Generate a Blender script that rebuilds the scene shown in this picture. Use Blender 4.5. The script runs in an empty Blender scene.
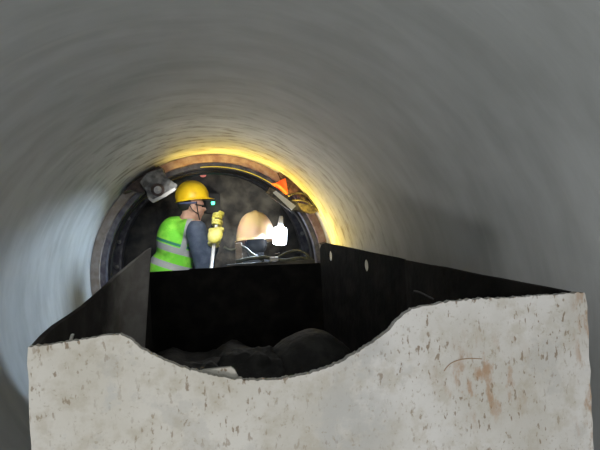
import bpy, bmesh, math, random
from math import sin, cos, pi, radians, hypot, atan2, sqrt
from mathutils import Vector, Matrix, noise
random.seed(7)
SC = bpy.context.scene
COL = SC.collection

# ------------------------------------------------------------------ camera
F = 440.0
YAW, ROLL = radians(11.2), radians(2.5)
CAM = Vector((-0.0102, 0.0, 0.3271))
fw = Vector((sin(YAW), cos(YAW), 0)); r0 = Vector((cos(YAW), -sin(YAW), 0)); u0 = r0.cross(fw)
rt = cos(ROLL)*r0 - sin(ROLL)*u0; up = sin(ROLL)*r0 + cos(ROLL)*u0
def P(px, py, Y):
    "point of the place seen at a pixel, at distance Y down the pipe"
    d = fw + (px-300)/F*rt + (225-py)/F*up
    return CAM + d*(Y/d.y)
cd = bpy.data.cameras.new('camera'); cam = bpy.data.objects.new('camera', cd); COL.objects.link(cam)
cd.sensor_width = 36; cd.lens = F/600*36; cd.clip_start = 0.02
cam.matrix_world = Matrix((( rt.x, up.x, -fw.x, CAM.x), (rt.y, up.y, -fw.y, CAM.y), (rt.z, up.z, -fw.z, CAM.z), (0,0,0,1)))
SC.camera = cam

# ------------------------------------------------------------------ materials
def mat(name, col, rough=0.6, metal=0.0, col2=None, scale=8, detail=6, lo=.4, hi=.6, bump=0, bscale=40, emit=None, estr=0, spec=None):
    m = bpy.data.materials.new(name); m.use_nodes = True; N = m.node_tree.nodes; L = m.node_tree.links
    b = N['Principled BSDF']; b.inputs['Roughness'].default_value = rough; b.inputs['Metallic'].default_value = metal
    b.inputs['Base Color'].default_value = (*col, 1)
    if spec is not None: b.inputs['Specular IOR Level'].default_value = spec
    tc = N.new('ShaderNodeTexCoord')
    if col2:
        n = N.new('ShaderNodeTexNoise'); n.inputs['Scale'].default_value = scale; n.inputs['Detail'].default_value = detail
        L.new(tc.outputs['Object'], n.inputs['Vector'])
        r = N.new('ShaderNodeValToRGB'); r.color_ramp.elements[0].position = lo; r.color_ramp.elements[1].position = hi
        r.color_ramp.elements[0].color = (*col, 1); r.color_ramp.elements[1].color = (*col2, 1)
        L.new(n.outputs['Fac'], r.inputs['Fac']); L.new(r.outputs['Color'], b.inputs['Base Color'])
    if bump:
        n2 = N.new('ShaderNodeTexNoise'); n2.inputs['Scale'].default_value = bscale; n2.inputs['Detail'].default_value = 5
        L.new(tc.outputs['Object'], n2.inputs['Vector'])
        bp = N.new('ShaderNodeBump'); bp.inputs['Strength'].default_value = bump; bp.inputs['Distance'].default_value = 0.01
        L.new(n2.outputs['Fac'], bp.inputs['Height']); L.new(bp.outputs['Normal'], b.inputs['Normal'])
    if emit:
        b.inputs['Emission Color'].default_value = (*emit, 1); b.inputs['Emission Strength'].default_value = estr
    return m

def math_node(N, L, op, a, b=None, c=None):
    n = N.new('ShaderNodeMath'); n.operation = op
    for i, v in enumerate((a, b, c)):
        if v is None: continue
        if isinstance(v, (int, float)): n.inputs[i].default_value = v
        else: L.new(v, n.inputs[i])
    return n.outputs[0]
def mix(N, L, fac, a, b, mode='MIX'):
    n = N.new('ShaderNodeMix'); n.data_type = 'RGBA'; n.blend_type = mode
    for s, v in ((0, fac), (6, a), (7, b)):
        if isinstance(v, (int, float)): n.inputs[s].default_value = v
        elif isinstance(v, tuple): n.inputs[s].default_value = (*v, 1)
        else: L.new(v, n.inputs[s])
    return n.outputs[2]
def sstep(N, L, v, a, b, o0=0.0, o1=1.0):
    n = N.new('ShaderNodeMapRange'); n.interpolation_type = 'SMOOTHSTEP'
    n.inputs['From Min'].default_value = a; n.inputs['From Max'].default_value = b
    n.inputs['To Min'].default_value = o0; n.inputs['To Max'].default_value = o1
    L.new(v, n.inputs['Value']); return n.outputs[0]
def tnoise(N, L, vec, scale, detail=5, rough=.55):
    n = N.new('ShaderNodeTexNoise'); n.inputs['Scale'].default_value = scale; n.inputs['Detail'].default_value = detail
    n.inputs['Roughness'].default_value = rough; L.new(vec, n.inputs['Vector']); return n.outputs['Fac']

def pipe_material():
    m = bpy.data.materials.new('pipe_concrete'); m.use_nodes = True; N = m.node_tree.nodes; L = m.node_tree.links
    b = N['Principled BSDF']; tc = N.new('ShaderNodeTexCoord'); sp = N.new('ShaderNodeSeparateXYZ'); L.new(tc.outputs['Object'], sp.inputs[0])
    ang = math_node(N, L, 'ARCTAN2', sp.outputs[0], sp.outputs[2])
    def cyl(ka, ky):
        c = N.new('ShaderNodeCombineXYZ')
        L.new(math_node(N, L, 'MULTIPLY', ang, ka), c.inputs[0]); L.new(math_node(N, L, 'MULTIPLY', sp.outputs[1], ky), c.inputs[1]); return c.outputs[0]
    base = mix(N, L, sstep(N, L, tnoise(N, L, cyl(1, 1.2), 1.6, 6), .35, .65), (.435, .455, .455), (.52, .54, .545))
    # circumferential casting streaks
    st = sstep(N, L, tnoise(N, L, cyl(1.3, 5), 2.0, 6, .55), .34, .70)
    base = mix(N, L, math_node(N, L, 'MULTIPLY', st, .28), base, (.22, .222, .215))
    st2 = sstep(N, L, tnoise(N, L, cyl(.8, 13), 2.0, 4, .5), .56, .75)
    base = mix(N, L, math_node(N, L, 'MULTIPLY', st2, .3), base, (.56, .57, .55))
    # dirty smears close to the ring
    near = math_node(N, L, 'MULTIPLY', sstep(N, L, sp.outputs[1], 1.5, 3.0), sstep(N, L, math_node(N, L, 'ADD', sp.outputs[2], math_node(N, L, 'MULTIPLY', sp.outputs[0], .5)), .1, .5, .18, 1))
    d = sstep(N, L, tnoise(N, L, cyl(2.2, 7), 2.4, 7, .62), .46, .68)
    base = mix(N, L, math_node(N, L, 'MULTIPLY', math_node(N, L, 'MULTIPLY', d, near), .85), base, (.12, .105, .085))
    s3 = sstep(N, L, tnoise(N, L, cyl(9, 14), 3.0, 4, .6), .63, .72)
    base = mix(N, L, math_node(N, L, 'MULTIPLY', math_node(N, L, 'MULTIPLY', s3, near), .6), base, (.1, .09, .08))
    L.new(base, b.inputs['Base Color']); b.inputs['Roughness'].default_value = .62
    b.inputs['Specular IOR Level'].default_value = .3
    bp = N.new('ShaderNodeBump'); bp.inputs['Strength'].default_value = .12; bp.inputs['Distance'].default_value = .006
    L.new(tnoise(N, L, cyl(3, 22), 3, 6), bp.inputs['Height']); L.new(bp.outputs['Normal'], b.inputs['Normal'])
    return m

def plate_material():
    m = bpy.data.materials.new('grout_crusted_plate'); m.use_nodes = True; N = m.node_tree.nodes; L = m.node_tree.links
    b = N['Principled BSDF']; tc = N.new('ShaderNodeTexCoord'); v = tc.outputs['Object']
    sp = N.new('ShaderNodeSeparateXYZ'); L.new(v, sp.inputs[0])
    big = sstep(N, L, tnoise(N, L, v, 5, 5), .38, .62)
    base = mix(N, L, big, (.45, .435, .40), (.55, .54, .52))
    # warmer towards the left half, as the crust is
    warm = sstep(N, L, sp.outputs[0], .30, -.15)
    base = mix(N, L, math_node(N, L, 'MULTIPLY', warm, .4), base, (.52, .49, .41))
    wet = sstep(N, L, tnoise(N, L, v, 9, 8, .65), .57, .63)
    base = mix(N, L, math_node(N, L, 'MULTIPLY', wet, .35), base, (.36, .355, .34))
    mp = N.new('ShaderNodeMapping'); mp.inputs['Scale'].default_value = (1.5, 1, .7); L.new(v, mp.inputs[0])
    sp1 = sstep(N, L, tnoise(N, L, mp.outputs[0], 70, 4, .55), .585, .66)
    msk = sstep(N, L, tnoise(N, L, v, 6.5, 3), .42, .6)
    base = mix(N, L, math_node(N, L, 'MULTIPLY', sp1, math_node(N, L, 'ADD', math_node(N, L, 'MULTIPLY', msk, .55), .25)), base, (.17, .115, .065))
    mid = sstep(N, L, tnoise(N, L, v, 26, 7, .65), .47, .68)
    base = mix(N, L, math_node(N, L, 'MULTIPLY', mid, .42), base, (.34, .30, .225))
    cr = sstep(N, L, tnoise(N, L, v, 13, 8, .7), .40, .30)
    base = mix(N, L, math_node(N, L, 'MULTIPLY', cr, .45), base, (.40, .41, .41))
    # rust bloom right of the middle and down the right edge
    def blob(cx, cz, r0_, r1_):
        x = math_node(N, L, 'SUBTRACT', sp.outputs[0], cx); z = math_node(N, L, 'SUBTRACT', sp.outputs[2], cz)
        dd = math_node(N, L, 'SQRT', math_node(N, L, 'ADD', math_node(N, L, 'MULTIPLY', x, x), math_node(N, L, 'MULTIPLY', z, z)))
        return sstep(N, L, dd, r1_, r0_)
    gp_ = math_node(N, L, 'MAXIMUM', blob(.215, -.02, .03, .11), blob(.245, .09, .02, .07))
    gn = sstep(N, L, tnoise(N, L, v, 17, 8, .7), .42, .56)
    base = mix(N, L, math_node(N, L, 'MULTIPLY', math_node(N, L, 'MULTIPLY', gp_, gn), .6), base, (.37, .37, .36))
    rb = math_node(N, L, 'MAXIMUM', blob(.475, .02, .02, .13), sstep(N, L, sp.outputs[0], .655, .705))
    rn = sstep(N, L, tnoise(N, L, mp.outputs[0], 24, 6, .6), .5, .66)
    base = mix(N, L, math_node(N, L, 'MULTIPLY', math_node(N, L, 'MULTIPLY', rb, rn), .75), base, (.30, .17, .08))
    fine = sstep(N, L, tnoise(N, L, v, 120, 3, .6), .6, .72)
    base = mix(N, L, math_node(N, L, 'MULTIPLY', fine, .5), base, (.28, .24, .17))
    L.new(base, b.inputs['Base Color']); b.inputs['Roughness'].default_value = .75; b.inputs['Specular IOR Level'].default_value = .25
    bp = N.new('ShaderNodeBump'); bp.inputs['Strength'].default_value = .5; bp.inputs['Distance'].default_value = .004
    L.new(tnoise(N, L, v, 60, 7, .6), bp.inputs['Height']); L.new(bp.outputs['Normal'], b.inputs['Normal'])
    return m

def wing_material():
    m = bpy.data.materials.new('wing_steel'); m.use_nodes = True; N = m.node_tree.nodes; L = m.node_tree.links
    b = N['Principled BSDF']; tc = N.new('ShaderNodeTexCoord'); sp = N.new('ShaderNodeSeparateXYZ'); L.new(tc.outputs['Object'], sp.inputs[0])
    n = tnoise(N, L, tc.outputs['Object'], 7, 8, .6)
    lit_end = sstep(N, L, math_node(N, L, 'ADD', sp.outputs[1], math_node(N, L, 'MULTIPLY', n, .2)), 1.42, 1.68)  # pale ramp paints the light caught by the turned-in far end
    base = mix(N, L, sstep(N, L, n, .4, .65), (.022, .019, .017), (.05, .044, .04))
    base = mix(N, L, lit_end, base, mix(N, L, sstep(N, L, n, .4, .6), (.32, .30, .28), (.43, .41, .385)))
    L.new(base, b.inputs['Base Color']); b.inputs['Roughness'].default_value = .85; b.inputs['Specular IOR Level'].default_value = .12
    return m

def vest_material():
    m = bpy.data.materials.new('hi_vis_fabric'); m.use_nodes = True; N = m.node_tree.nodes; L = m.node_tree.links
    b = N['Principled BSDF']; tc = N.new('ShaderNodeTexCoord'); sp = N.new('ShaderNodeSeparateXYZ'); L.new(tc.outputs['Object'], sp.inputs[0])
    z = math_node(N, L, 'ADD', sp.outputs[2], math_node(N, L, 'MULTIPLY', sp.outputs[0], .38))
    def band(v, c, w): return math_node(N, L, 'LESS_THAN', math_node(N, L, 'ABSOLUTE', math_node(N, L, 'SUBTRACT', v, c)), w)
    g = math_node(N, L, 'MAXIMUM', band(z, .045, .028), band(z, -.10, .028))
    # the strap running from shoulder to hem down the side
    sx = math_node(N, L, 'ADD', sp.outputs[0], math_node(N, L, 'MULTIPLY', sp.outputs[2], -.28))
    g = math_node(N, L, 'MAXIMUM', g, math_node(N, L, 'MULTIPLY', band(sx, -.305, .024), math_node(N, L, 'GREATER_THAN', z, .05)))
    base = mix(N, L, sstep(N, L, tnoise(N, L, tc.outputs['Object'], 9, 3), .4, .6), (.20, .80, .04), (.34, .92, .08))
    base = mix(N, L, band(z, .095, .012), base, (.03, .25, .16))
    base = mix(N, L, g, base, (.42, .44, .47))
    L.new(base, b.inputs['Base Color']); b.inputs['Roughness'].default_value = .7
    return m

M = dict(
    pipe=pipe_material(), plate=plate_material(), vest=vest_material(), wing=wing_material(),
    black=mat('black_grime_steel', (.012, .0115, .011), .85, 0, (.028, .025, .022), 9, 6, .45, .7, .4, 30, spec=.15),
    grime=mat('dark_grimy_steel', (.035, .032, .03), .75, 0, (.075, .07, .066), 12, 8, .45, .7, .4, 40, spec=.25),
    greyplate=mat('worn_grey_steel', (.05, .047, .045), .6, .1, (.15, .145, .14), 6, 8, .4, .65, .3, 60),
    muck=mat('wet_muck', (.03, .028, .026), .7, 0, (.06, .056, .05), 14, 8, .4, .65, .8, 30),
    rock=mat('muddy_rock', (.022, .021, .02), .75, 0, (.055, .052, .048), 18, 8, .45, .7, .7, 45),
    wood=mat('pinkish_packing_wood', (.30, .18, .17), .7, 0, (.45, .33, .32), 20, 6, .4, .65, .3, 60),
    packgrey=mat('dusty_packing_wood', (.26, .22, .19), .7, 0, (.36, .33, .31), 16, 6, .4, .65, .3, 60),
    steel=mat('tarnished_steel', (.085, .08, .11), .5, .35, (.2, .2, .22), 16, 6, .4, .65, .25, 60),
    bolt=mat('bolt_steel', (.5, .5, .5), .35, .7, (.3, .3, .3), 20),
    rust=mat('rusty_casting', (.045, .032, .03), .8, 0, (.12, .085, .075), 22, 8, .42, .65, .8, 50),
    bracket=mat('grey_cast_bracket', (.10, .10, .10), .55, .2, (.27, .27, .27), 26, 8, .42, .66, .5, 60),
    edge=mat('pale_steel', (.5, .49, .48), .5, .3),
    shell=mat('dark_shield_steel', (.02, .018, .018), .7, 0, (.045, .04, .036), 6, 8, .4, .7, .3, 30, spec=.2),
    mud=mat('mud_caked_steel', (.03, .027, .023), .8, 0, (.11, .10, .08), 7, 9, .4, .66, .8, 14),
    yellow=mat('yellow_hard_plastic', (.92, .62, .012), .38, 0, (.86, .54, .01), 10),
    peach=mat('orange_yellow_hard_plastic', (.95, .72, .36), .42, 0, (.95, .60, .44), 5, 3),
    jacket=mat('navy_work_fabric', (.045, .065, .11), .85, 0, (.085, .11, .17), 14, 4, .4, .65, .4, 30),
    darkjacket=mat('dark_work_fabric', (.04, .045, .055), .85, 0, (.07, .075, .085), 14, 4, .4, .65, .4, 30),
    trousers=mat('dark_trouser_fabric', (.03, .035, .05), .9),
    skin=mat('skin', (.52, .30, .22), .5, 0, (.6, .36, .27), 20),
    hair=mat('black_hair', (.012, .011, .011), .7),
    band=mat('blue_grey_headband', (.07, .09, .2), .6),
    glove=mat('yellow_latex_glove', (.72, .66, .1), .45, 0, (.85, .8, .3), 12),
    boot=mat('black_rubber_boot', (.015, .015, .015), .5),
    strap=mat('black_strap', (.01, .01, .01), .6),
    white=mat('white_painted_rod', (.72, .74, .76), .4),
    orange=mat('orange_cloth', (.95, .13, .03), .6, 0, (.8, .1, .03), 14, emit=(1, .16, .03), estr=0),
    timber=mat('muddy_timber', (.16, .12, .085), .8, 0, (.26, .21, .16), 14, 6, .4, .65, .4, 40),
    hose=mat('grey_green_hose', (.05, .055, .04), .7, 0, (.10, .105, .075), 20),
    khaki=mat('khaki_painted_steel', (.16, .14, .10), .6, .1, (.05, .043, .035), 34, 7, .42, .60, .4, 50),
    concrete_bed=mat('invert_concrete', (.2, .2, .19), .8, 0, (.28, .28, .26), 6, 8, .4, .65, .4, 30),
    eye=mat('eye', (.05, .04, .04), .2),
    bulb=mat('lit_bulb', (1, 1, 1), .4, emit=(.80, .90, 1.0), estr=16),
    yhighlight=mat('yellow_glow_line', (.8, .65, .08), .5, emit=(1.0, .78, .08), estr=.35),
    green=mat('green_led', (.1, .9, .4), .4, emit=(.05, 1, .4), estr=9),
    redled=mat('red_reflector', (.6, .12, .1), .4, emit=(.8, .25, .2), estr=.6),
    purple=mat('purple_brown_rust', (.05, .028, .04), .85, 0, (.15, .085, .11), 30, 8, .42, .62, .8, 60, spec=.15),
    scr=mat('rusty_scratch', (.30, .2, .12), .8),
    paper=mat('pale_flake', (.8, .8, .76), .7),
)

# ------------------------------------------------------------------ helpers
def link_mesh(name, bm, m, parent=None, smooth=False, flat_angle=None):
    me = bpy.data.meshes.new(name); bmesh.ops.recalc_face_normals(bm, faces=bm.faces[:]); bm.to_mesh(me); bm.free()
    ms = m if isinstance(m, (list, tuple)) else [m]
    for k in ms: me.materials.append(k)
    if smooth:
        for p in me.polygons: p.use_smooth = True
    if flat_angle: me.set_sharp_from_angle(angle=radians(flat_angle))
    o = bpy.data.objects.new(name, me); COL.objects.link(o)
    if parent is not None:
        o.parent = parent; o.matrix_parent_inverse = parent.matrix_world.inverted() if False else Matrix.Translation(-Vector(parent.location))
    return o
def tag(o, label=None, cat=None, group=None, kind=None):
    for k, v in (('label', label), ('category', cat), ('group', group), ('kind', kind)):
        if v: o[k] = v
    return o
def empty(name, loc, label, cat, group=None):
    o = bpy.data.objects.new(name, None); COL.objects.link(o); o.location = loc; o.empty_display_size = .05
    return tag(o, label, cat, group)
def box(bm, c, s, rot=None, bevel=0.0):
    mx = Matrix.Translation(Vector(c)) @ (rot.to_4x4() if rot else Matrix.Identity(4)) @ Matrix.Diagonal((*s, 1))
    g = bmesh.ops.create_cube(bm, size=1, matrix=mx)
    if bevel: bmesh.ops.bevel(bm, geom=list({e for v in g['verts'] for e in v.link_edges}), offset=bevel, segments=2, affect='EDGES', profile=.6)
def frame(d):
    d = Vector(d).normalized(); a = Vector((0,0,1)) if abs(d.z) < .9 else Vector((1,0,0))
    x = d.cross(a).normalized(); return x, d.cross(x).normalized()
def tube(bm, pts, r, n=10, cap=True):
    pts = [Vector(p) for p in pts]; rs = r if isinstance(r, (list, tuple)) else [r]*len(pts); rings = []
    for i, p in enumerate(pts):
        d = (pts[min(i+1, len(pts)-1)] - pts[max(i-1, 0)]); x, y = frame(d)
        rings.append([bm.verts.new(p + rs[i]*(cos(2*pi*k/n)*x + sin(2*pi*k/n)*y)) for k in range(n)])
    for a, b in zip(rings, rings[1:]):
        for k in range(n): bm.faces.new((a[k], a[(k+1) % n], b[(k+1) % n], b[k]))
    if cap: bm.faces.new(rings[0][::-1]); bm.faces.new(rings[-1])
def curve(pts, n=8):
    pts = [Vector(p) for p in pts]; q = [pts[0]] + pts + [pts[-1]]; out = []
    for i in range(1, len(q)-2):
        for k in range(n):
            t = k/n; a, b, c, d = q[i-1:i+3]
            out.append(.5*((2*b) + (c-a)*t + (2*a-5*b+4*c-d)*t*t + (3*b-a-3*c+d)*t**3))
    return out + [pts[-1]]
def annulus(bm, ra, rb, y0, y1, a0=0, a1=2*pi, n=128, c=(0, 0)):
    full = abs(a1-a0) > 6.28; cnt = n if full else n+1; R = []
    for k in range(cnt):
        a = a0 + (a1-a0)*k/n
        R.append([bm.verts.new((c[0]+r*cos(a), y, c[1]+r*sin(a))) for r, y in ((ra, y0), (rb, y0), (rb, y1), (ra, y1))])
    for k in range(n):
        A, B = R[k], R[(k+1) % cnt]
        for j in range(4): bm.faces.new((A[j], A[(j+1) % 4], B[(j+1) % 4], B[j]))
    if not full: bm.faces.new(R[0]); bm.faces.new(R[-1][::-1])
def prism(bm, pts, off):
    "closed outline (3D points, planar or nearly) given thickness by the vector off"
    a = [bm.verts.new(p) for p in pts]; b = [bm.verts.new(Vector(p)+Vector(off)) for p in pts]; n = len(pts)
    for k in range(n): bm.faces.new((a[k], a[(k+1) % n], b[(k+1) % n], b[k]))
    for f in (a, b[::-1]): bmesh.ops.triangulate(bm, faces=[bm.faces.new(f)], ngon_method='EAR_CLIP')
def hexbolt(bm, c, d, r, h):
    x, y = frame(d); d = Vector(d).normalized(); c = Vector(c)
    for rr, hh, n, o in ((r*1.45, h*.25, 20, 0), (r, h, 6, h*.25), (r*.5, h*1.6, 12, h*.25)):
        A = [bm.verts.new(c + d*o*0 + rr*(cos(2*pi*k/n)*x + sin(2*pi*k/n)*y)) for k in range(n)]
        B = [bm.verts.new(v.co + d*(hh+o)) for v in A]
        for k in range(n): bm.faces.new((A[k], A[(k+1) % n], B[(k+1) % n], B[k]))
        bm.faces.new(A[::-1]); bm.faces.new(B)

def fuse(prims, voxel=.012, smooth=6):
    "one continuous surface out of rounded cones ('c', p0, r0, p1, r1) and ellipsoids ('e', centre, radii, rotation)"
    bm = bmesh.new()
    for p in prims:
        if p[0] == 'c':
            t = bmesh.new()
            for c, r in ((p[1], p[2]), (p[3], p[4])):
                bmesh.ops.create_icosphere(t, subdivisions=3, radius=r, matrix=Matrix.Translation(Vector(c)))
            h = bmesh.ops.convex_hull(t, input=t.verts[:])
            bmesh.ops.delete(t, geom=[v for v in h['geom_interior'] if isinstance(v, bmesh.types.BMVert)], context='VERTS')
            me = bpy.data.meshes.new('tmp'); t.to_mesh(me); t.free(); bm.from_mesh(me); bpy.data.meshes.remove(me)
        else:
            rot = p[3].to_4x4() if len(p) > 3 and p[3] else Matrix.Identity(4)
            bmesh.ops.create_icosphere(bm, subdivisions=4, radius=1, matrix=Matrix.Translation(Vector(p[1])) @ rot @ Matrix.Diagonal((*p[2], 1)))
    me = bpy.data.meshes.new('tmp'); bm.to_mesh(me); bm.free()
    o = bpy.data.objects.new('tmp', me); COL.objects.link(o)
    r = o.modifiers.new('r', 'REMESH'); r.mode = 'VOXEL'; r.voxel_size = voxel
    s = o.modifiers.new('s', 'SMOOTH'); s.iterations = smooth; s.factor = .5
    dg = bpy.context.evaluated_depsgraph_get(); out = bpy.data.meshes.new_from_object(o.evaluated_get(dg))
    bpy.data.objects.remove(o); bpy.data.meshes.remove(me)
    for q in out.polygons: q.use_smooth = True
    return out
def mesh_obj(name, me, mats, parent, matfn=None):
    me.name = name; me.materials.clear()
    for k in mats: me.materials.append(k)
    if matfn:
        for p in me.polygons: p.material_index = matfn(p.center)
    o = bpy.data.objects.new(name, me); COL.objects.link(o); o.parent = parent
    o.matrix_parent_inverse = Matrix.Translation(-Vector(parent.location)); return o

# ------------------------------------------------------------------ the pipe
R = .9; YR = 3.48
bm = bmesh.new(); annulus(bm, R, 1.02, -1.6, YR, n=192)
tag(link_mesh('wall_around', bm, M['pipe'], smooth=True, flat_angle=40), 'curved inner wall of the grey concrete pipe', None, None, 'structure')
# flat bed along the invert on which the cart runs
FZ = -.75
bm = bmesh.new(); box(bm, (0, 1.8, FZ-.06), (.98, 6.76, .12), bevel=.004)
tag(link_mesh('floor', bm, M['concrete_bed']), 'flat bed along the bottom of the pipe', None, None, 'structure')
# chamber behind the ring
bm = bmesh.new(); annulus(bm, 1.0, 1.05, YR, 5.25, n=128)
tag(link_mesh('wall_chamber', bm, M['shell'], smooth=True, flat_angle=40), None, None, None, 'structure')
bm = bmesh.new()
NR, NA = 26, 96
vs = [[bm.verts.new((r*cos(a), 5.15 - .10*noise.fractal(Vector((r*cos(a)*3, 1.7, r*sin(a)*3)), 1, 2, 5), r*sin(a)))
       for a in [2*pi*k/NA for k in range(NA)]] for r in [.004+1.01*i/NR for i in range(NR+1)]]
for i in range(NR):
    for k in range(NA): bm.faces.new((vs[i][k], vs[i][(k+1) % NA], vs[i+1][(k+1) % NA], vs[i+1][k]))
bk = [bm.verts.new((v.co.x, 5.3, v.co.z)) for v in vs[-1]]
for k in range(NA): bm.faces.new((vs[-1][k], vs[-1][(k+1) % NA], bk[(k+1) % NA], bk[k]))
bm.faces.new(bk); bm.faces.new(vs[0])
tag(link_mesh('wall_back', bm, M['mud'], smooth=True), 'mud caked bulkhead closing the far end', None, None, 'structure')

# ------------------------------------------------------------------ joint ring
ring = empty('joint_ring', (0, YR, -.9), 'round joint ring of packing wood and dark steel at the end of the concrete pipe', 'ring')
bm = bmesh.new(); annulus(bm, .838, .897, YR-.05, YR+.03, radians(12), radians(126), 100); o = link_mesh('packing_band', bm, M['wood'], ring); o['label'] = 'pinkish brown wooden packing band'
bm = bmesh.new(); annulus(bm, .838, .897, YR-.05, YR+.03, radians(126.5), radians(371.5), 120); o = link_mesh('packing_band', bm, M['packgrey'], ring); o['label'] = 'dusty grey packing band'
bm = bmesh.new(); annulus(bm, .80, .837, YR-.02, YR+.12); link_mesh('steel_flange', bm, M['steel'], ring, True, 40)
bm = bmesh.new(); annulus(bm, .782, .801, YR+.05, YR+.12); link_mesh('inner_lip', bm, M['shell'], ring, True, 40)
for k in range(36):
    a = 2*pi*k/36+.04; bm = bmesh.new(); hexbolt(bm, (.819*cos(a), YR-.019, .819*sin(a)), (0, -1, 0), .008, .010)
    link_mesh('bolt', bm, M['steel'], ring)
bm = bmesh.new(); tube(bm, [(.806*cos(a), YR-.026, .806*sin(a)) for a in [radians(96-50*k/60) for k in range(61)]], .0035, 8)  # highlight on the ring's edge, built as a faintly glowing line
tag(link_mesh('yellow_highlight', bm, M['yhighlight'], smooth=True), 'thin yellow highlight built as a glowing line round the top edge of the joint ring', 'highlight')

# ------------------------------------------------------------------ left bracket
YB = 3.34
br = empty('clamp_bracket', P(140, 184, YB), 'dark grey clamp bracket with a round bolt, left end of the ring opening', 'bracket', )
bm = bmesh.new(); prism(bm, [P(*a, YB-.03) for a in ((122,193),(133,182),(158,166),(163,168),(164,178),(150,190),(139,192),(130,190))], (0, .12, 0)); link_mesh('base_wedge', bm, M['rust'], br)
bm = bmesh.new(); prism(bm, [P(*a, YB-.06) for a in ((140,182),(147,173),(162,168),(166,177),(176.5,184.5),(175.5,189.5),(166,196),(153,202.5),(148,199),(146,191))], (0, .035, 0))
bmesh.ops.bevel(bm, geom=bm.edges[:], offset=.002, segments=1, affect='EDGES'); link_mesh('face_plate', bm, M['bracket'], br)
bm = bmesh.new(); prism(bm, [P(*a, YB-.064) for a in ((148,199),(153,202.8),(166,196.4),(175.8,189.8),(175,187.5),(165,193.5),(153,199.5),(149,197))], (0, .02, 0)); link_mesh('lower_edge', bm, M['edge'], br)['label'] = 'pale lower edge painted as lit'  # lit thickness of the plate, painted as a paler strip
c = P(158, 190, YB-.06)
bm = bmesh.new(); annulus(bm, .028, .046, c.y-.02, c.y+.001, c=(c.x, c.z), n=40); wsh = link_mesh('washer', bm, M['rust'], br, True, 40)
bm = bmesh.new(); hexbolt(bm, c, (0, -1, 0), .024, .03); link_mesh('bolt', bm, M['bolt'], wsh)

# ------------------------------------------------------------------ right bracket
rb_ = empty('jack_bracket', P(300, 190, YB), 'rusty dark bracket with rods and bolts, right end of the ring opening', 'bracket')
bm = bmesh.new(); out = [P(*a, YB) for a in ((276,166),(284,167),(297,175),(308,185),(316,197),(313,205),(303,202),(296,193),(288,194),(285,181))]
prism(bm, out, (0, .08, 0)); bmesh.ops.subdivide_edges(bm, edges=bm.edges[:], cuts=2, use_grid_fill=True)
for v in bm.verts: v.co += .006*Vector(noise.noise_vector(v.co*30))
link_mesh('housing', bm, M['purple'], rb_)
bm = bmesh.new(); prism(bm, [P(*a, YB-.04) for a in ((266,193),(270,187),(296,203),(312,205),(318,212),(310,214),(300,209),(291,211))], (0, .05, 0)); link_mesh('arm', bm, M['khaki'], rb_)['label'] = 'khaki painted arm'
bm = bmesh.new(); prism(bm, [P(*a, YB-.06) for a in ((273,192.5),(276,190.5),(296,206),(292,210))], (0, .03, 0)); link_mesh('angle_bar', bm, M['white'], rb_)['label'] = 'pale angle bar'
for q in (((288,196),(298,193),(306,195),(314,203)), ((290,201),(300,200),(309,203),(320,212))):
    bm = bmesh.new(); tube(bm, curve([P(x, y, YB-.05) for x, y in q]), .007, 8); link_mesh('tie_rod', bm, M['khaki'], rb_, True)
for x, y in ((303,199),(309,194),(312,208)):
    bm = bmesh.new(); hexbolt(bm, P(x, y, YB-.02), (0, -1, 0), .015, .03); link_mesh('bolt', bm, M['rust'], rb_)
# orange cloth caught on the bracket
bm = bmesh.new(); oc = [P(x, y, YB-.05-.01*(i % 2)) for i, (x, y) in enumerate(((272,184),(277,182.5),(281,180),(285.5,178),(285,184),(288,193),(286.5,195),(281,190.5),(276,187.5)))]
prism(bm, oc, (0, .006, 0)); bmesh.ops.subdivide_edges(bm, edges=bm.edges[:], cuts=2, use_grid_fill=True)
for v in bm.verts: v.co.y += .008*noise.noise(v.co*40)
tag(link_mesh('orange_cloth', bm, M['orange']), 'small bright orange rag tied to the right bracket', 'rag')

# ------------------------------------------------------------------ hanging lamp
YL = 3.50
lt = P(281, 218, YL)
lamp = empty('hanging_lamp', lt, 'glowing white work lamp hanging by a wire beside the crouching worker', 'lamp')
bm = bmesh.new(); tube(bm, curve([P(273, 191, YB+.02), P(278, 198, YB+.08), P(281, 208, YL), P(281, 217, YL)]), .003, 8); link_mesh('wire', bm, M['strap'], lamp, True)
bm = bmesh.new(); tube(bm, [P(281, 216, YL), P(281, 218, YL), P(280.7, 222, YL), P(280.5, 227, YL)], [.012, .017, .02, .028], 20); link_mesh('socket', bm, M['white'], lamp, True)
bm = bmesh.new(); a, b = P(280.4, 226.5, YL), P(279.5, 245, YL)
tube(bm, [a.lerp(b, t) for t in (0, .06, .12, .3, .8, .95, 1)], [.026, .046, .053, .055, .056, .052, .03], 24); link_mesh('bulb', bm, M['bulb'], lamp, True)

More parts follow.
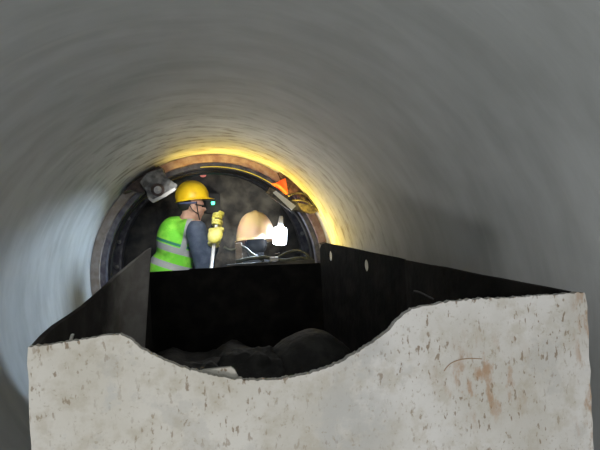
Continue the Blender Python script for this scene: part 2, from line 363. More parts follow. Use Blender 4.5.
# ------------------------------------------------------------------ muck cart
cart = empty('muck_cart', (.2, 1.65, FZ), 'open steel muck cart with a white crusted front plate, filling the foreground', 'cart')
YF = .744; YE = 2.55; CB = -.5
prof = [(28,347),(45,345.5),(60,343),(85,339),(108,335.5),(120,334.5),(126,337),(133,342),(140,348),(150,353.5),(162,359),(176,365),(190,370),(205,374),(220,377.5),(235,379.5),(252,381),(268,380.5),(285,378.5),(300,376),(315,372),(330,367),(343,361),(355,354),(368,346),(380,338),(390,329),(397,321),(404,314.5),(412,309.5),(424,306),(440,303),(460,300.5),(490,298.5),(520,297),(550,295),(572,293.5),(585,293)]
fine = []
for (x0, y0), (x1, y1) in zip(prof, prof[1:]):
    n = max(2, int(hypot(x1-x0, y1-y0)/1.6))
    for k in range(n):
        t = k/n; x = x0+(x1-x0)*t; y = y0+(y1-y0)*t
        fine.append((x, y + 1.2*noise.noise(Vector((x*.16, 3.3, 0))) + 1.3*noise.noise(Vector((x*.45, 9.3, 0)))))
fine.append(prof[-1])
top = [P(x, y, YF) for x, y in fine]
L_, R_ = top[0], top[-1]
rights = [Vector((R_.x+.004+.003*noise.noise(Vector((z*40, 0, 0))), YF, z)) for z in [R_.z-.01-.02*k for k in range(14)]]
lefts = [Vector((L_.x-.002+.002*noise.noise(Vector((z*40, 5, 0))), YF, z)) for z in [L_.z-.01-.02*k for k in range(14)]][::-1]
poly = top + rights + [Vector((R_.x-.02, YF, CB)), Vector((L_.x+.02, YF, CB))] + lefts
bm = bmesh.new()
def side_x(side, z): return (L_.x-.002+.002*noise.noise(Vector((z*40, 5, 0)))) if side < 0 else (R_.x+.004+.003*noise.noise(Vector((z*40, 0, 0))))
NZ = 26; nt = len(top); G = []
for i, p in enumerate(top):
    u_ = (p.x-L_.x)/(R_.x-L_.x); colv = []
    for j in range(NZ+1):
        z = p.z + (CB-p.z)*(j/NZ); x = p.x
        if j and i == 0: x = side_x(-1, z)
        if j and i == nt-1: x = side_x(1, z)
        colv.append((bm.verts.new((x, YF, z)), bm.verts.new((x, YF+.012, z))))
    G.append(colv)
for i in range(nt-1):
    for j in range(NZ):
        a, b, c, d = G[i][j], G[i+1][j], G[i+1][j+1], G[i][j+1]
        bm.faces.new((a[0], b[0], c[0], d[0])); bm.faces.new((a[1], d[1], c[1], b[1]))
    for j in (0, NZ): bm.faces.new((G[i][j][0], G[i][j][1], G[i+1][j][1], G[i+1][j][0]))
for i in (0, nt-1):
    for j in range(NZ): bm.faces.new((G[i][j][0], G[i][j+1][0], G[i][j+1][1], G[i][j][1]))
o = link_mesh('front_plate', bm, M['plate'], cart); o['label'] = 'white crusted front plate with a scooped top edge'
# bent tab behind the scoop
bm = bmesh.new(); prism(bm, [P(194,373,YF+.014), P(204,370,YF+.018), P(218,368.3,YF+.022), P(231,367,YF+.024), P(235,370,YF+.02), P(241,382,YF+.013), P(222,383,YF+.013)], (0, .006, 0))
link_mesh('bent_tab', bm, M['plate'], cart)
# scratches of exposed rust on the face
def scratch(pts, r, m):
    b_ = bmesh.new(); tube(b_, curve([P(x, y, YF-.0005) for x, y in pts], 6), r, 6); return link_mesh('scratch', b_, m, cart, True)
scratch([(444,371),(450,364),(459,360),(470,358.5),(482,359)], .0008, M['scr'])

# weld line of left side: flared wing plate, its far end turned inwards
def ribbon(top_pts, bot_pts, thick):
    "sheet between two polylines with thickness"
    b_ = bmesh.new(); n = len(top_pts); off = []
    for i in range(n):
        d = (top_pts[min(i+1, n-1)]-top_pts[max(i-1, 0)]); d.z = 0; off.append(Vector((d.y, -d.x, 0)).normalized()*thick)
    T = [b_.verts.new(p) for p in top_pts]; Bq = [b_.verts.new(p) for p in bot_pts]
    T2 = [b_.verts.new(p-off[i]) for i, p in enumerate(top_pts)]; B2 = [b_.verts.new(p-off[i]) for i, p in enumerate(bot_pts)]
    for i in range(n-1):
        b_.faces.new((T[i], T[i+1], Bq[i+1], Bq[i])); b_.faces.new((T2[i], B2[i], B2[i+1], T2[i+1]))
        b_.faces.new((T[i], T2[i], T2[i+1], T[i+1])); b_.faces.new((Bq[i], Bq[i+1], B2[i+1], B2[i]))
    b_.faces.new((T[0], Bq[0], B2[0], T2[0])); b_.faces.new((T[-1], T2[-1], B2[-1], Bq[-1])); return b_
wing = [(30,346.5,YF+.014),(40,335,.86),(52,325,.96),(66,316,1.06),(80,306,1.18),(92,296,1.30),(103,286,1.40),(113,276.5,1.48),(122,269.5,1.54),(131,262,1.585),(139,255.5,1.615),(145,251,1.635),(149,248,1.648),(150,247.5,1.65)]
wt = [P(x, y + .8*noise.noise(Vector((x*.21, 0, 0))), Y) for x, y, Y in wing]
e0, e1 = P(150,247.5,1.65), P(143,345,1.65)
wb = []
for i, p in enumerate(wt):
    t = i/(len(wt)-1); lean = (e1.x-e0.x)/(e1.z-e0.z)*t
    wb.append(Vector((p.x + (.004 if i == 0 else 0) + lean*(CB-p.z), p.y, CB)))
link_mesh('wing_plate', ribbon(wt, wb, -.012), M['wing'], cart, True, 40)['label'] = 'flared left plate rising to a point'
# long left wall behind the wing plate
bl = [Vector((-.352, 1.80, .05)), Vector((-.375, YE-.012, .10))]
link_mesh('side_wall', ribbon(bl, [Vector((p.x, p.y, CB)) for p in bl], -.012), M['black'], cart)
# right: panel with two holes, then lower panel
def wallpanel(tops, y_bottom_out, m, name, thick=.012):
    bot = [Vector((p.x + y_bottom_out, p.y, CB)) for p in tops]
    return link_mesh(name, ribbon(tops, bot, thick), m, cart)
t1 = [(405,259.5,1.50),(398,257.5,1.555),(385,255,1.66),(370,252,1.80),(355,248.7,1.97),(340,245.6,2.17),(326,242.8,2.40)]
pts1 = [P(x, y + .3*noise.noise(Vector((x*.3, 2, 0))), Y) for x, y, Y in t1]
# face outline seen from the cart's inside, with two bolt holes cut
def panel_with_holes():
    a, b = pts1[0], pts1[-1]; u = (b-a); u.z = 0; Lu = u.length; u.normalize()
    outline = pts1 + [P(319, 244.5, 2.475), P(316, 249, 2.51), P(317, 262, 2.51), P(325, 285, 2.51), P(342, 330, 2.51)]
    base = [P(345, 345, 2.51)]; base[0].z = CB; base.append(Vector((a.x+.02, a.y, CB)))
    # project to plane coordinates (s along the wall, z)
    ol = [((p-a).dot(u), p.z) for p in outline+base]
    holes = [((P(331, 256, 2.33)-a).dot(u), P(331, 256, 2.33).z, .026, .028), ((P(366, 265.5, 1.85)-a).dot(u), P(366, 265.5, 1.85).z, .024, .027)]
    cu = bpy.data.curves.new('tmp', 'CURVE'); cu.dimensions = '2D'; cu.fill_mode = 'BOTH'; cu.extrude = .0025
    def spl(q):
        s = cu.splines.new('POLY'); s.points.add(len(q)-1)
        for i, (x, y) in enumerate(q): s.points[i].co = (x, y, 0, 1)
        s.use_cyclic_u = True
    spl(ol)
    for hx, hz, rx, rz in holes: spl([(hx+rx*cos(2*pi*k/20), hz+rz*sin(2*pi*k/20)) for k in range(20)])
    o = bpy.data.objects.new('tmp', cu); COL.objects.link(o); dg = bpy.context.evaluated_depsgraph_get()
    me = bpy.data.meshes.new_from_object(o.evaluated_get(dg)); bpy.data.objects.remove(o)
    nrm = Vector((-u.y, u.x, 0))
    for v in me.vertices:
        s, z, w = v.co; drop = max(0., .2-z)
        q = Vector((a.x, a.y, 0)) + u*s + nrm*w; q.z = z; v.co = q
    return mesh_obj('hole_plate', me, [M['black']], cart)
hp = panel_with_holes(); hp['label'] = 'dark right plate pierced by two holes'
t2 = [(576,293,.77),(560,289.5,.79),(540,285.5,.83),(520,281.8,.88),(500,278,.94),(480,274.6,1.01),(462,270.5,1.09),(445,267.2,1.18),(428,264,1.30),(415,261.6,1.41),(404,260.3,1.53)]
pts2 = [P(x, y + .9*noise.noise(Vector((x*.12, 7, 0))), Y)+Vector((.004, 0, 0)) for x, y, Y in t2]
wallpanel(pts2, .0, M['black'], 'side_wall')
bm = bmesh.new(); tube(bm, curve([P(414,291,.98), P(420,292.5,.965), P(428,296.5,.95), P(433,299,.93)]), .0022, 6)
for v in bm.verts: v.co.x = min(v.co.x, 9)
link_mesh('bent_strip', bm, M['greyplate'], cart, True)
# rear wall
rt_ = [P(x, y + .35*noise.noise(Vector((x*.3, 4, 0))), YE) for x, y in ((146,272.5),(165,271.3),(188,270),(190,269),(215,267.8),(235,266),(260,265.2),(290,264.2),(319,263))]
rt_.append(Vector((.79, YE, rt_[-1].z-.05)))
rb2 = [Vector((p.x, YE, CB)) for p in rt_]
link_mesh('rear_plate', ribbon(rt_, rb2, .012), M['black'], cart)
# bottom, axles, wheels
bm = bmesh.new(); box(bm, (.2, (YF+YE)/2+.01, CB-.01), (1.06, YE-YF, .02)); link_mesh('bottom_plate', bm, M['black'], cart)
bm = bmesh.new()
for x in (0, .4): box(bm, (x, 1.65, CB-.045), (.06, 1.5, .05), bevel=.004)
link_mesh('chassis', bm, M['grime'], cart)
for y in (1.15, 2.15):
    bm = bmesh.new(); tube(bm, [(-.13, y, FZ+.11), (.53, y, FZ+.11)], .018, 14); ax = link_mesh('axle', bm, M['steel'], cart, True, 40)
    for x in (-.05, .45):
        bm = bmesh.new(); n = 32
        tube(bm, [(x-.03, y, FZ+.11), (x-.022, y, FZ+.11), (x-.021, y, FZ+.11), (x+.03, y, FZ+.11)], [.11, .11, .108, .108], n); w = link_mesh('wheel', bm, M['grime'], ax, True, 40)
# chip on the left plate
bm = bmesh.new(); fc = P(71.5, 338, .90); box(bm, fc, (.004, .01, .014), Matrix.Rotation(.3, 3, 'Y')); link_mesh('paint_chip', bm, M['paper'], cart)

# muck in the cart
bm = bmesh.new(); NX, NY = 40, 70; g = []
for j in range(NY+1):
    row = []
    for i in range(NX+1):
        x = (-.285-.05*j/NY) + (.975+.10*j/NY)*i/NX; y = YF+.04 + (YE-.02-YF-.04)*j/NY
        z = -.34 + .05*noise.fractal(Vector((x*5, y*5, 0)), 1, 2, 5) - .10*max(0, 1-(y-YF)/.6)
        row.append(bm.verts.new((x, y, z)))
    g.append(row)
for j in range(NY):
    for i in range(NX): bm.faces.new((g[j][i], g[j][i+1], g[j+1][i+1], g[j+1][i]))
bd = []
low = [bm.verts.new((v.co.x, v.co.y, CB+.001)) for v in (g[0][0], g[0][-1], g[-1][-1], g[-1][0])]
bm.faces.new(low)
bm.faces.new([*g[0], low[1], low[0]]); bm.faces.new([*g[-1], low[2], low[3]])
bm.faces.new([*[r[0] for r in g], low[3], low[0]]); bm.faces.new([*[r[-1] for r in g], low[2], low[1]])
tag(link_mesh('muck', bm, M['muck'], smooth=True), 'dark wet muck lying in the bottom of the cart', 'muck', None, 'stuff')
def boulder(name, c, s, amp, freq, seed, label):
    b_ = bmesh.new(); bmesh.ops.create_icosphere(b_, subdivisions=5, radius=1)
    for v in b_.verts:
        d = v.co.normalized(); k = 1+amp*noise.fractal(d*freq+Vector((seed, 0, 0)), 1, 2, 5)
        v.co = Vector((d.x*s[0]*k, d.y*s[1]*k, d.z*s[2]*k)) + Vector(c)
    return tag(link_mesh(name, b_, M['rock'], smooth=True), label, 'rock')
c1 = P(311, 362, 1.45); boulder('boulder', (c1.x, 1.45, c1.z-.06), (.16, .17, .165), .07, 1.3, 3, 'smooth rounded dark boulder at the right of the cart')
c2 = P(252, 373, 1.40); boulder('broken_rock', (c2.x, 1.42, c2.z-.05), (.135, .12, .115), .22, 1.9, 5, 'rough jagged dark rock left of the rounded boulder')
c3 = P(215, 382, 1.34); boulder('flat_rock', (c3.x-.05, 1.30, c3.z-.02), (.09, .11, .09), .22, 1.7, 21, 'low flat dark rock at the left end of the rock heap')

# ------------------------------------------------------------------ people
def hard_hat(parent, c, fwd, upv, m, L=.145, W=.115, H=.135, brim=.045):
    fwd = Vector(fwd).normalized(); upv = (Vector(upv) - fwd*Vector(upv).dot(fwd)).normalized(); sd = upv.cross(fwd)
    b_ = bmesh.new(); NA_, NH = 64, 16
    def pt(a, r, h, o=0): return Vector(c) + fwd*(cos(a)*L*r) + sd*(sin(a)*W*r) + upv*h
    rings = []
    for i in range(NH):
        t = i/NH*pi/2; r = cos(t)**.85; h = H*sin(t)
        ring_ = []
        for k in range(NA_):
            a = 2*pi*k/NA_; p = pt(a, r, h); lat = abs(sin(a))*r*W
            ridge = .009*max(0, 1-(lat/.022)**2)*(1 if i > 2 else i/3.) if lat < .022 else 0
            ring_.append(b_.verts.new(p + (p-Vector(c)).normalized()*ridge))
        rings.append(ring_)
    topv = b_.verts.new(Vector(c)+upv*(H+.009))
    rim = []
    for rr, dz in ((1, 0), (1.0, 0)): pass
    def rimring(ex, dz):
        out_ = []
        for k in range(NA_):
            a = 2*pi*k/NA_; f = max(0, cos(a))**2
            e = .012 + brim*f; p = pt(a, 1, 0); d = (p-Vector(c)).normalized()
            out_.append(b_.verts.new(p + d*e*ex - upv*(.006+dz+.012*f*ex)))
        return out_
    r1, r2 = rimring(1, 0), rimring(1, .004); r3 = rimring(-.2, .002)
    for A, B in ((r3, r2), (r2, r1), (r1, rings[0])) + tuple(zip(rings, rings[1:])):
        for k in range(NA_): b_.faces.new((A[k], A[(k+1) % NA_], B[(k+1) % NA_], B[k]))
    for k in range(NA_): b_.faces.new((rings[-1][k], rings[-1][(k+1) % NA_], topv))
    # inner skin
    inn = [[b_.verts.new(v.co + (Vector(c)-v.co)*.04) for v in rg] for rg in rings]; ti = b_.verts.new(Vector(c)+upv*(H-.004))
    for A, B in ((inn[0], r3),) + tuple(zip(inn[1:], inn)):
        for k in range(NA_): b_.faces.new((A[k], A[(k+1) % NA_], B[(k+1) % NA_], B[k]))
    for k in range(NA_): b_.faces.new((ti, inn[-1][(k+1) % NA_], inn[-1][k]))
    return link_mesh('hard_hat', b_, m, parent, True)

def head_prims(c, fwd, upv, neck):
    fwd = Vector(fwd).normalized(); upv = Vector(upv).normalized(); sd = upv.cross(fwd).normalized(); c = Vector(c)
    Rm = Matrix((fwd, sd, upv)).transposed()
    def q(f, s, u): return c + fwd*f + sd*s + upv*u
    pr = [('e', q(-.012, 0, .035), (.098, .078, .09), Rm), ('e', q(.022, 0, -.03), (.068, .06, .085), Rm), ('c', q(.05, 0, -.095), .026, q(.035, 0, -.085), .034),
          ('c', q(.088, 0, .012), .009, q(.106, 0, -.022), .014), ('e', q(.082, 0, -.058), (.014, .026, .011), Rm), ('e', q(.083, 0, .03), (.012, .045, .01), Rm),
          ('c', q(-.02, 0, -.05), .058, neck, .062)]
    for s in (-1, 1):
        pr += [('e', q(-.005, s*.078, -.005), (.02, .009, .032), Rm), ('e', q(.06, s*.035, -.02), (.02, .02, .02), Rm)]
    return pr, q, Rm

def grip_hand(c, ax, palm, rod_r=.016, flip=1, bulk=1.0):
    "gloved hand closed round a rod: c on the rod's axis, palm = direction from the rod to the palm"
    ax = Vector(ax).normalized(); palm = Vector(palm); palm = (palm-ax*palm.dot(ax)).normalized(); sd = ax.cross(palm)*flip; c = Vector(c)
    Rm = Matrix((sd, palm, ax)).transposed(); pr = [('e', c+palm*.036+sd*.012, (.04, .019, .044), Rm)]
    for i, (h, rr, ln) in enumerate(((.033, .0098, 215), (.011, .0104, 235), (-.011, .01, 225), (-.032, .0086, 195))):
        k = rod_r+rr+.001; prev = None
        for t in range(7):
            a = radians(60 - ln*t/6.); p = c + ax*(h+.002*t*(1 if i < 2 else -1)*.3) + (sd*cos(a)*-1 + palm*sin(a))*-1*k*(-1)
            if prev is not None: pr.append(('c', prev, rr, p, rr*(1-.03*t)))
            prev = p
    # thumb leaves the side of the palm and closes the other way
    th = [c+palm*.03-sd*.015+ax*.03, c+palm*.012+sd*.035+ax*.045, c-palm*.014+sd*.03+ax*.05, c-palm*.028+sd*.006+ax*.048]
    for a, b, ra, rb3 in zip(th, th[1:], (.014, .0125, .0115), (.0125, .0115, .0105)): pr.append(('c', a, ra, b, rb3))
    for i, p in enumerate(pr):
        pr[i] = ('c', c+(p[1]-c)*bulk, p[2]*bulk, c+(p[3]-c)*bulk, p[4]*bulk) if p[0] == 'c' else ('e', c+(p[1]-c)*bulk, tuple(k*bulk for k in p[2]), p[3])
    return pr, c+palm*.05

# --- standing worker in the green vest
wl = empty('person', (-.33, 3.86, FZ), 'standing person in a yellow hard hat and green hi-vis vest holding a white rod', 'person')
fd = Vector((.995, .08, 0)); up1 = Vector((.05, 0, 1)); hc = P(192.5, 207.5, 3.8)
neck = Vector((hc.x-.075, 3.81, hc.z-.135))
hp1, hq, hR = head_prims(hc, fd, up1, neck)
ch = Vector((-.30, 3.86, .30)); pel = Vector((-.37, 3.88, -.06))
sR = P(196, 230, 3.68); sL = Vector((-.26, 4.02, .36))
elR = P(205, 272, 3.66); wrR = P(212, 252, 3.66)
elL = Vector((-.02, 3.96, .14))
rod0 = P(208.5, 290, 3.44); rod1 = P(217.5, 216, 3.70)
raxis = (rod1-rod0).normalized()
def on_rod(z): return rod0 + (rod1-rod0)*((z-rod0.z)/(rod1.z-rod0.z))
g1c = on_rod(P(215, 238, 3.66).z); g2c = on_rod(P(217, 220, 3.69).z)
gp1, w1 = grip_hand(g1c, raxis, (-.3, -.95, -.05), bulk=1.55); gp2, w2 = grip_hand(g2c, raxis, (-.2, .9, 0), flip=-1, bulk=1.25)
w1 = g1c + Vector((-.045, .05, -.05)); wrR = wrR + Vector((0, .06, 0)); elR = elR + Vector((0, .05, 0))
torso = [('c', pel, .15, ch, .135), ('c', ch, .13, neck-Vector((.05, 0, .07)), .085), ('c', neck-Vector((.03, .0, .05)), .075, sR+Vector((-.04, .02, .02)), .07), ('c', neck-Vector((.03, 0, .05)), .075, sL, .065),
         ('e', pel+Vector((-.02, 0, .06)), (.16, .16, .16), None), ('e', ch+Vector((-.035, -.01, -.07)), (.13, .15, .2), None)]
body = torso + [('c', sR, .088, elR, .072), ('c', elR, .07, w1.lerp(wrR, .5), .05), ('c', w1.lerp(wrR, .5), .05, w1, .034),
        ('c', sL, .066, elL, .052), ('c', elL, .05, w2, .032),
        ('c', pel+Vector((.0, -.08, -.02)), .098, (-.24, 3.77, -.36), .068), ('c', (-.24, 3.77, -.36), .066, (-.36, 3.76, -.66), .048),
        ('c', pel+Vector((.0, .08, -.02)), .098, (-.20, 4.0, -.35), .068), ('c', (-.20, 4.0, -.35), .066, (-.30, 4.02, -.66), .048)]
nk = neck+Vector((0, 0, .02))
def wm(c):
    if (c-hc).length < .135 or (c.z > nk.z and (c-hc).length < .2 ): return 0
    return 2 if c.z < -.12 and c.x < .0 and (c-elR).length > .15 else 1
mesh_obj('body', fuse(body+hp1, .010, 5), [M['skin'], M['jacket'], M['trousers']], wl, wm)
vt = [('c', neck-Vector((.05, 0, .08)), .088, neck-Vector((.035, 0, .01)), .072)]
for p in torso:
    if p[0] == 'c': vt.append(('c', p[1], p[2]+.016, p[3], p[4]+.014 if p[4] > .08 else p[4]+.006))
    else: vt.append(('e', p[1], tuple(k+.016 for k in p[2])))
mesh_obj('vest', fuse(vt, .011, 6), [M['vest']], wl)
mesh_obj('glove', fuse(gp1, .0045, 3), [M['glove']], wl); mesh_obj('glove', fuse(gp2, .0045, 3), [M['glove']], wl)
hat1 = hard_hat(wl, hq(.0, 0, .068), fd+Vector((0, 0, .10)), up1, M['yellow'], L=.134, W=.114, H=.150, brim=.034)
# hair at the nape, head band, chin strap, eyes
hm = fuse([('e', hq(-.036, 0, .03), (.084, .083, .07), hR)], .008, 3); mesh_obj('hair', hm, [M['hair']], wl)
bm = bmesh.new(); tube(bm, [hq(.02+.104*cos(a)-.03, .088*sin(a), .035) for a in [radians(70+220*k/20) for k in range(21)]], .0085, 8); link_mesh('head_band', bm, M['band'], wl, True)
bm = bmesh.new(); tube(bm, curve([hq(.03, -.082, .045), hq(.035, -.078, -.005), hq(.045, -.062, -.06), hq(.06, -.02, -.118), hq(.06, .02, -.118), hq(.045, .062, -.06), hq(.03, .082, .045)]), .0045, 8)
tube(bm, curve([hq(-.035, -.083, .04), hq(-.005, -.085, -.02), hq(.045, -.064, -.058)]), .004, 8); link_mesh('chin_strap', bm, M['strap'], hat1, True)
bm = bmesh.new(); tube(bm, curve([hq(.02, -.075, .02), hq(.07, -.058, .012), hq(.095, -.03, .004), hq(.1, 0, 0)]), .005, 8); link_mesh('goggle_strap', bm, M['strap'], wl, True)
for s in (-1, 1):
    bm = bmesh.new(); bmesh.ops.create_uvsphere(bm, u_segments=16, v_segments=10, radius=.011, matrix=Matrix.Translation(hq(.083, s*.032, .008))); link_mesh('eye', bm, M['eye'], wl, True)
for f in ((-.36, 3.76), (-.30, 4.02)):
    bt = fuse([('c', (f[0], f[1], -.55), .058, (f[0], f[1], -.68), .05), ('c', (f[0]-.02, f[1], -.705), .04, (f[0]+.13, f[1]+.03, -.712), .035)], .012, 3)
    mesh_obj('boot', bt, [M['boot']], wl)
# white rod held in both gloves
bm = bmesh.new(); a = rod0 + raxis*((FZ-rod0.z)/raxis.z); tube(bm, [a, rod1+raxis*.03], .0135, 16)
tag(link_mesh('rod', bm, M['white'], smooth=True, flat_angle=40), 'white rod gripped upright by the standing person', 'rod')

# --- crouching worker seen from behind
hc2 = P(256, 246, 3.62)
wr_ = empty('person', (hc2.x, 3.65, FZ), 'crouching person seen from behind in an orange-yellow hard hat beside the lamp', 'person')
fd2 = Vector((-.12, .98, -.12)); up2 = Vector((.0, .1, 1)); nk2 = hc2+Vector((0, -.03, -.15))
hp2, hq2, hR2 = head_prims(hc2, fd2, up2, nk2)
x0 = hc2.x; ch2 = Vector((x0, 3.60, nk2.z-.2)); pel2 = Vector((x0, 3.62, -.40))
b2 = [('c', pel2, .15, ch2, .15), ('c', ch2, .14, nk2+Vector((0, 0, -.06)), .085), ('e', pel2, (.17, .15, .14), None)]
for s in (-1, 1):
    sh = nk2+Vector((s*.18, 0, -.05)); el = Vector((x0+s*.25, 3.78, sh.z-.25)); hw = Vector((x0+s*.13, 3.98, sh.z-.20))
    kn = Vector((x0+s*.15, 3.98, -.37)); an = Vector((x0-.04+s*.10, 3.76, -.66))
    b2 += [('c', nk2+Vector((0, 0, -.02)), .085, sh, .068), ('c', sh, .068, el, .052), ('c', el, .05, hw, .033),
           ('c', pel2+Vector((s*.09, 0, 0)), .095, kn, .066), ('c', kn, .064, an, .046)]
    gp, gw = grip_hand(hw+Vector((0, .05, .0)), (1, 0, .1), (0, -1, 0), flip=s); mesh_obj('glove', fuse(gp, .0055, 3), [M['glove']], wr_)
    bt = fuse([('c', an+Vector((0, 0, .08)), .058, an+Vector((0, 0, -.02)), .05), ('c', an+Vector((0, -.02, -.045)), .04, an+Vector((s*.02, .13, -.052)), .035)], .012, 3); mesh_obj('boot', bt, [M['boot']], wr_)
mesh_obj('body', fuse(b2+hp2, .012, 5), [M['skin'], M['darkjacket'], M['trousers']], wr_, lambda c: 0 if c.z > hc2.z-.03 else (2 if c.z < -.3 else 1))
hat2 = hard_hat(wr_, hq2(-.005, 0, .05), fd2, up2, M['peach'], L=.165, W=.158, H=.235, brim=.03)
mesh_obj('hair', fuse([('e', hq2(-.03, 0, .012), (.088, .086, .085), hR2)], .008, 3), [M['hair']], wr_)
for s in (-1, 1):
    bm = bmesh.new(); bmesh.ops.create_uvsphere(bm, u_segments=16, v_segments=10, radius=.011, matrix=Matrix.Translation(hq2(.083, s*.032, .008))); link_mesh('eye', bm, M['eye'], wr_, True)
bm = bmesh.new(); tube(bm, curve([hq2(.0, -.085, .045), hq2(.035, -.064, -.06), hq2(.06, 0, -.118), hq2(.035, .064, -.06), hq2(.0, .085, .045)]), .004, 8); link_mesh('chin_strap', bm, M['strap'], hat2, True)

# ------------------------------------------------------------------ gear on the low staging in front of the workers
YS = 3.30
st_ = empty('steel_staging', P(262, 262, YS), 'low steel staging with a cross beam in front of the crouching person', 'frame')
z0 = P(262, 262, YS).z; xa, xb = P(226, 262, YS).x, P(314, 262, YS).x
bm = bmesh.new(); box(bm, ((xa+xb)/2, YS, z0-.02), (xb-xa, .07, .035), bevel=.004); link_mesh('cross_beam', bm, M['mud'], st_)
for x in (xa+.05, min(xb, .46)-.02):
    bm = bmesh.new(); box(bm, (x, YS, (z0-.04+FZ)/2), (.05, .05, z0-.04-FZ), bevel=.004); link_mesh('leg', bm, M['mud'], st_)
bm = bmesh.new(); a = P(238.5, 243, YS+.05); box(bm, (a.x, YS+.075, (a.z+FZ)/2), (.05, .06, a.z-FZ), bevel=.005)
tag(link_mesh('timber_post', bm, M['timber']), 'short muddy timber post standing left of the crouching person', 'post')
hz = [([(224,247,3.36),(231,250,3.35),(243,247,3.36),(252,254,3.34),(264,261,3.31)], .011, 'hose', 'grey hose drooping from the timber post onto the staging'),
      ([(236,262,3.29),(250,258.5,3.29),(266,257.5,3.30),(284,260.5,3.29),(300,258,3.29),(313,261,3.29)], .014, 'hose', 'long grey-green hose lying along the steel staging'),
      ([(268,263,3.27),(280,256,3.29),(292,251,3.32),(303,252,3.33),(310,259,3.30)], .009, 'hose', 'thin hose arching up at the right end of the staging')]
for q, r_, nm, lb in hz:
    bm = bmesh.new(); tube(bm, curve([P(*a) for a in q]), r_, 12); tag(link_mesh(nm, bm, M['hose'], smooth=True, flat_angle=50), lb, 'hose')
vb = empty('valve_block', P(274, 260, YS), 'small pale valve block on the staging below the lamp', 'valve')
a = P(274, 259, YS-.04); bm = bmesh.new(); box(bm, a, (.06, .04, .03), bevel=.003); blk = link_mesh('block', bm, M['edge'], vb)
bm = bmesh.new(); tube(bm, [a+Vector((0, 0, .01)), a+Vector((.012, 0, .035)), a+Vector((.045, 0, .042))], .005, 8); link_mesh('lever', bm, M['khaki'], blk, True)

# ------------------------------------------------------------------ things on the chamber wall
a = P(213, 203, 4.9)
cb = empty('control_box', a, 'dark control box with a glowing green light beside the standing person', 'control box')
bm = bmesh.new(); box(bm, a+Vector((0, .14, 0)), (.16, .24, .22), bevel=.008); link_mesh('housing', bm, M['shell'], cb)
bm = bmesh.new(); bmesh.ops.create_uvsphere(bm, u_segments=16, v_segments=10, radius=.019, matrix=Matrix.Translation(a+Vector((0, .015, 0)))); link_mesh('indicator_light', bm, M['green'], cb, True)['label'] = 'green indicator light'
a = P(203, 175, 5.0); bm = bmesh.new(); bmesh.ops.create_uvsphere(bm, u_segments=16, v_segments=8, radius=1, matrix=Matrix.Translation(a+Vector((0, .05, 0))) @ Matrix.Diagonal((.035, .06, .018, 1)))
tag(link_mesh('reflector', bm, M['redled'], smooth=True), 'small faint reddish reflector on the far bulkhead', 'reflector')
# steel ribs stiffening the chamber
for y_, ra, lb in ((4.02, .88, 'near dark steel rib lining the chamber just behind the joint ring'), (4.5, .88, 'far dark steel rib lining the chamber ahead of the mud caked bulkhead')):
    rb5 = empty('steel_rib', (0, y_, -ra), lb, 'rib')
    bm = bmesh.new(); annulus(bm, ra+.02, .998, y_-.015, y_+.015); link_mesh('web', bm, M['steel'], rb5, True, 40)
    bm = bmesh.new(); annulus(bm, ra, ra+.02, y_-.06, y_+.06); link_mesh('inner_flange', bm, M['steel'], rb5, True, 40)
    for k in range(24):
        a = 2*pi*k/24; bm = bmesh.new(); hexbolt(bm, (.93*cos(a), y_-.014, .93*sin(a)), (0, -1, 0), .014, .014); link_mesh('bolt', bm, M['bolt'], rb5)

# ------------------------------------------------------------------ lights
def light(kind, name, loc, energy, col, size=.1, rot=None, spread=None):
    l = bpy.data.lights.new(name, kind); l.energy = energy; l.color = col
    if kind == 'AREA': l.shape = 'DISK'; l.size = size
    elif kind == 'SPOT': l.shadow_soft_size = size; l.spot_size = spread; l.spot_blend = .6
    else: l.shadow_soft_size = size
    if kind == 'AREA' and spread: l.spread = spread
    o = bpy.data.objects.new(name, l); COL.objects.link(o); o.location = loc
    if rot: o.rotation_euler = rot
    return o
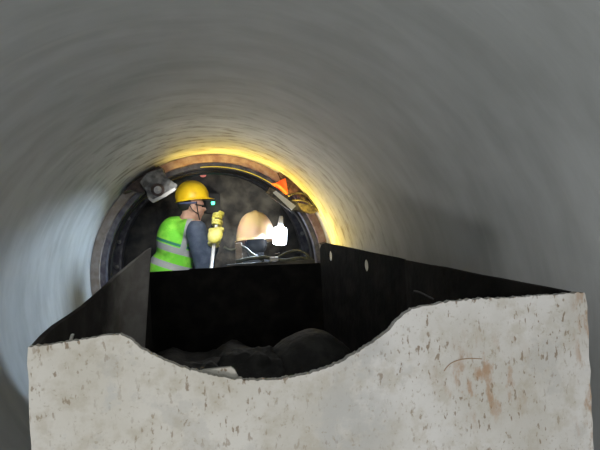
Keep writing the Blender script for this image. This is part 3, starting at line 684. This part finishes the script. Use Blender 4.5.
# daylight and lamps from the shaft end of the pipe behind the camera
light('AREA', 'shaft_and_fill_light', (.0, -1.5, -.42), 25, (1, .995, .985), .3, (radians(90), 0, 0))
light('AREA', 'shaft_and_fill_light', (-.1, -1.55, .5), 6, (1, .99, .98), .4, (radians(90), 0, 0))  # weak upper fill added to lighten the inside of the cart
def aim(a, b): return (Vector(b)-Vector(a)).to_track_quat('-Z', 'Y').to_euler()
lp = P(279.5, 236, YL)
a = lp + Vector((-.09, -.06, 0))
light('SPOT', 'work_lamp_beam', a, 74, (.64, .81, 1), .04, aim(a, (-.9, 2.9, -.25)), radians(76))
light('POINT', 'crown_fill', (.2, 2.6, .42), 2.8, (.97, .98, 1), .1)  # unseen fill added to brighten the right wall and crown
a = Vector((.45, 4.2, .35)); light('SPOT', 'chamber_fill', a, 34, (1, .97, .88), .05, aim(a, (.25, 5.1, .42)), radians(75))  # unseen spot added to lift the right side of the bulkhead
a = Vector((-.08, 2.72, .74)); light('SPOT', 'crew_fill', a, 38, (1, 1, .95), .05, aim(a, (-.08, 3.8, .25)), radians(58))  # unseen fill spot added to brighten the two workers
for k in range(9):  # unseen area lights added for the yellow glow on the wall by the ring
    a = radians(104-11.5*k); rr = .775; Y = 3.36 - .018*k
    e = (1.0, 1.4, 1.7, 1.8, 1.8, 1.9, 2.2, 2.6, 2.8)[k]*.38
    q = Vector((rr*cos(a), Y, rr*sin(a))); light('AREA', 'yellow_glow_fill', q, e, (1, .67, .09), .16, aim(q, q+Vector((cos(a), -.45, sin(a)))))
# thin haze added to stand in for the lamp's glow
bm = bmesh.new(); tube(bm, [(0, 2.7, 0), (0, 3.40, 0)], .895, 64); tube(bm, [(0, 3.40, 0), (0, 5.0, 0)], .775, 64)
hm_ = bpy.data.materials.new('glow_haze'); hm_.use_nodes = True; N = hm_.node_tree.nodes; L = hm_.node_tree.links
N.remove(N['Principled BSDF']); vsn = N.new('ShaderNodeVolumePrincipled'); vsn.inputs['Color'].default_value = (.8, .87, 1, 1); vsn.inputs['Density'].default_value = .015; vsn.inputs['Anisotropy'].default_value = .3
L.new(vsn.outputs[0], N['Material Output'].inputs['Volume'])
hz_ = tag(link_mesh('haze', bm, hm_), 'thin haze added for the glow in the air around the lamp', 'haze', None, 'stuff')
w = bpy.data.worlds.new('world'); SC.world = w; w.use_nodes = True
w.node_tree.nodes['Background'].inputs[0].default_value = (.55, .6, .6, 1); w.node_tree.nodes['Background'].inputs[1].default_value = .17
SC.view_settings.view_transform = 'Standard'; SC.view_settings.look = 'None'; SC.view_settings.gamma = 1; SC.view_settings.exposure = 0
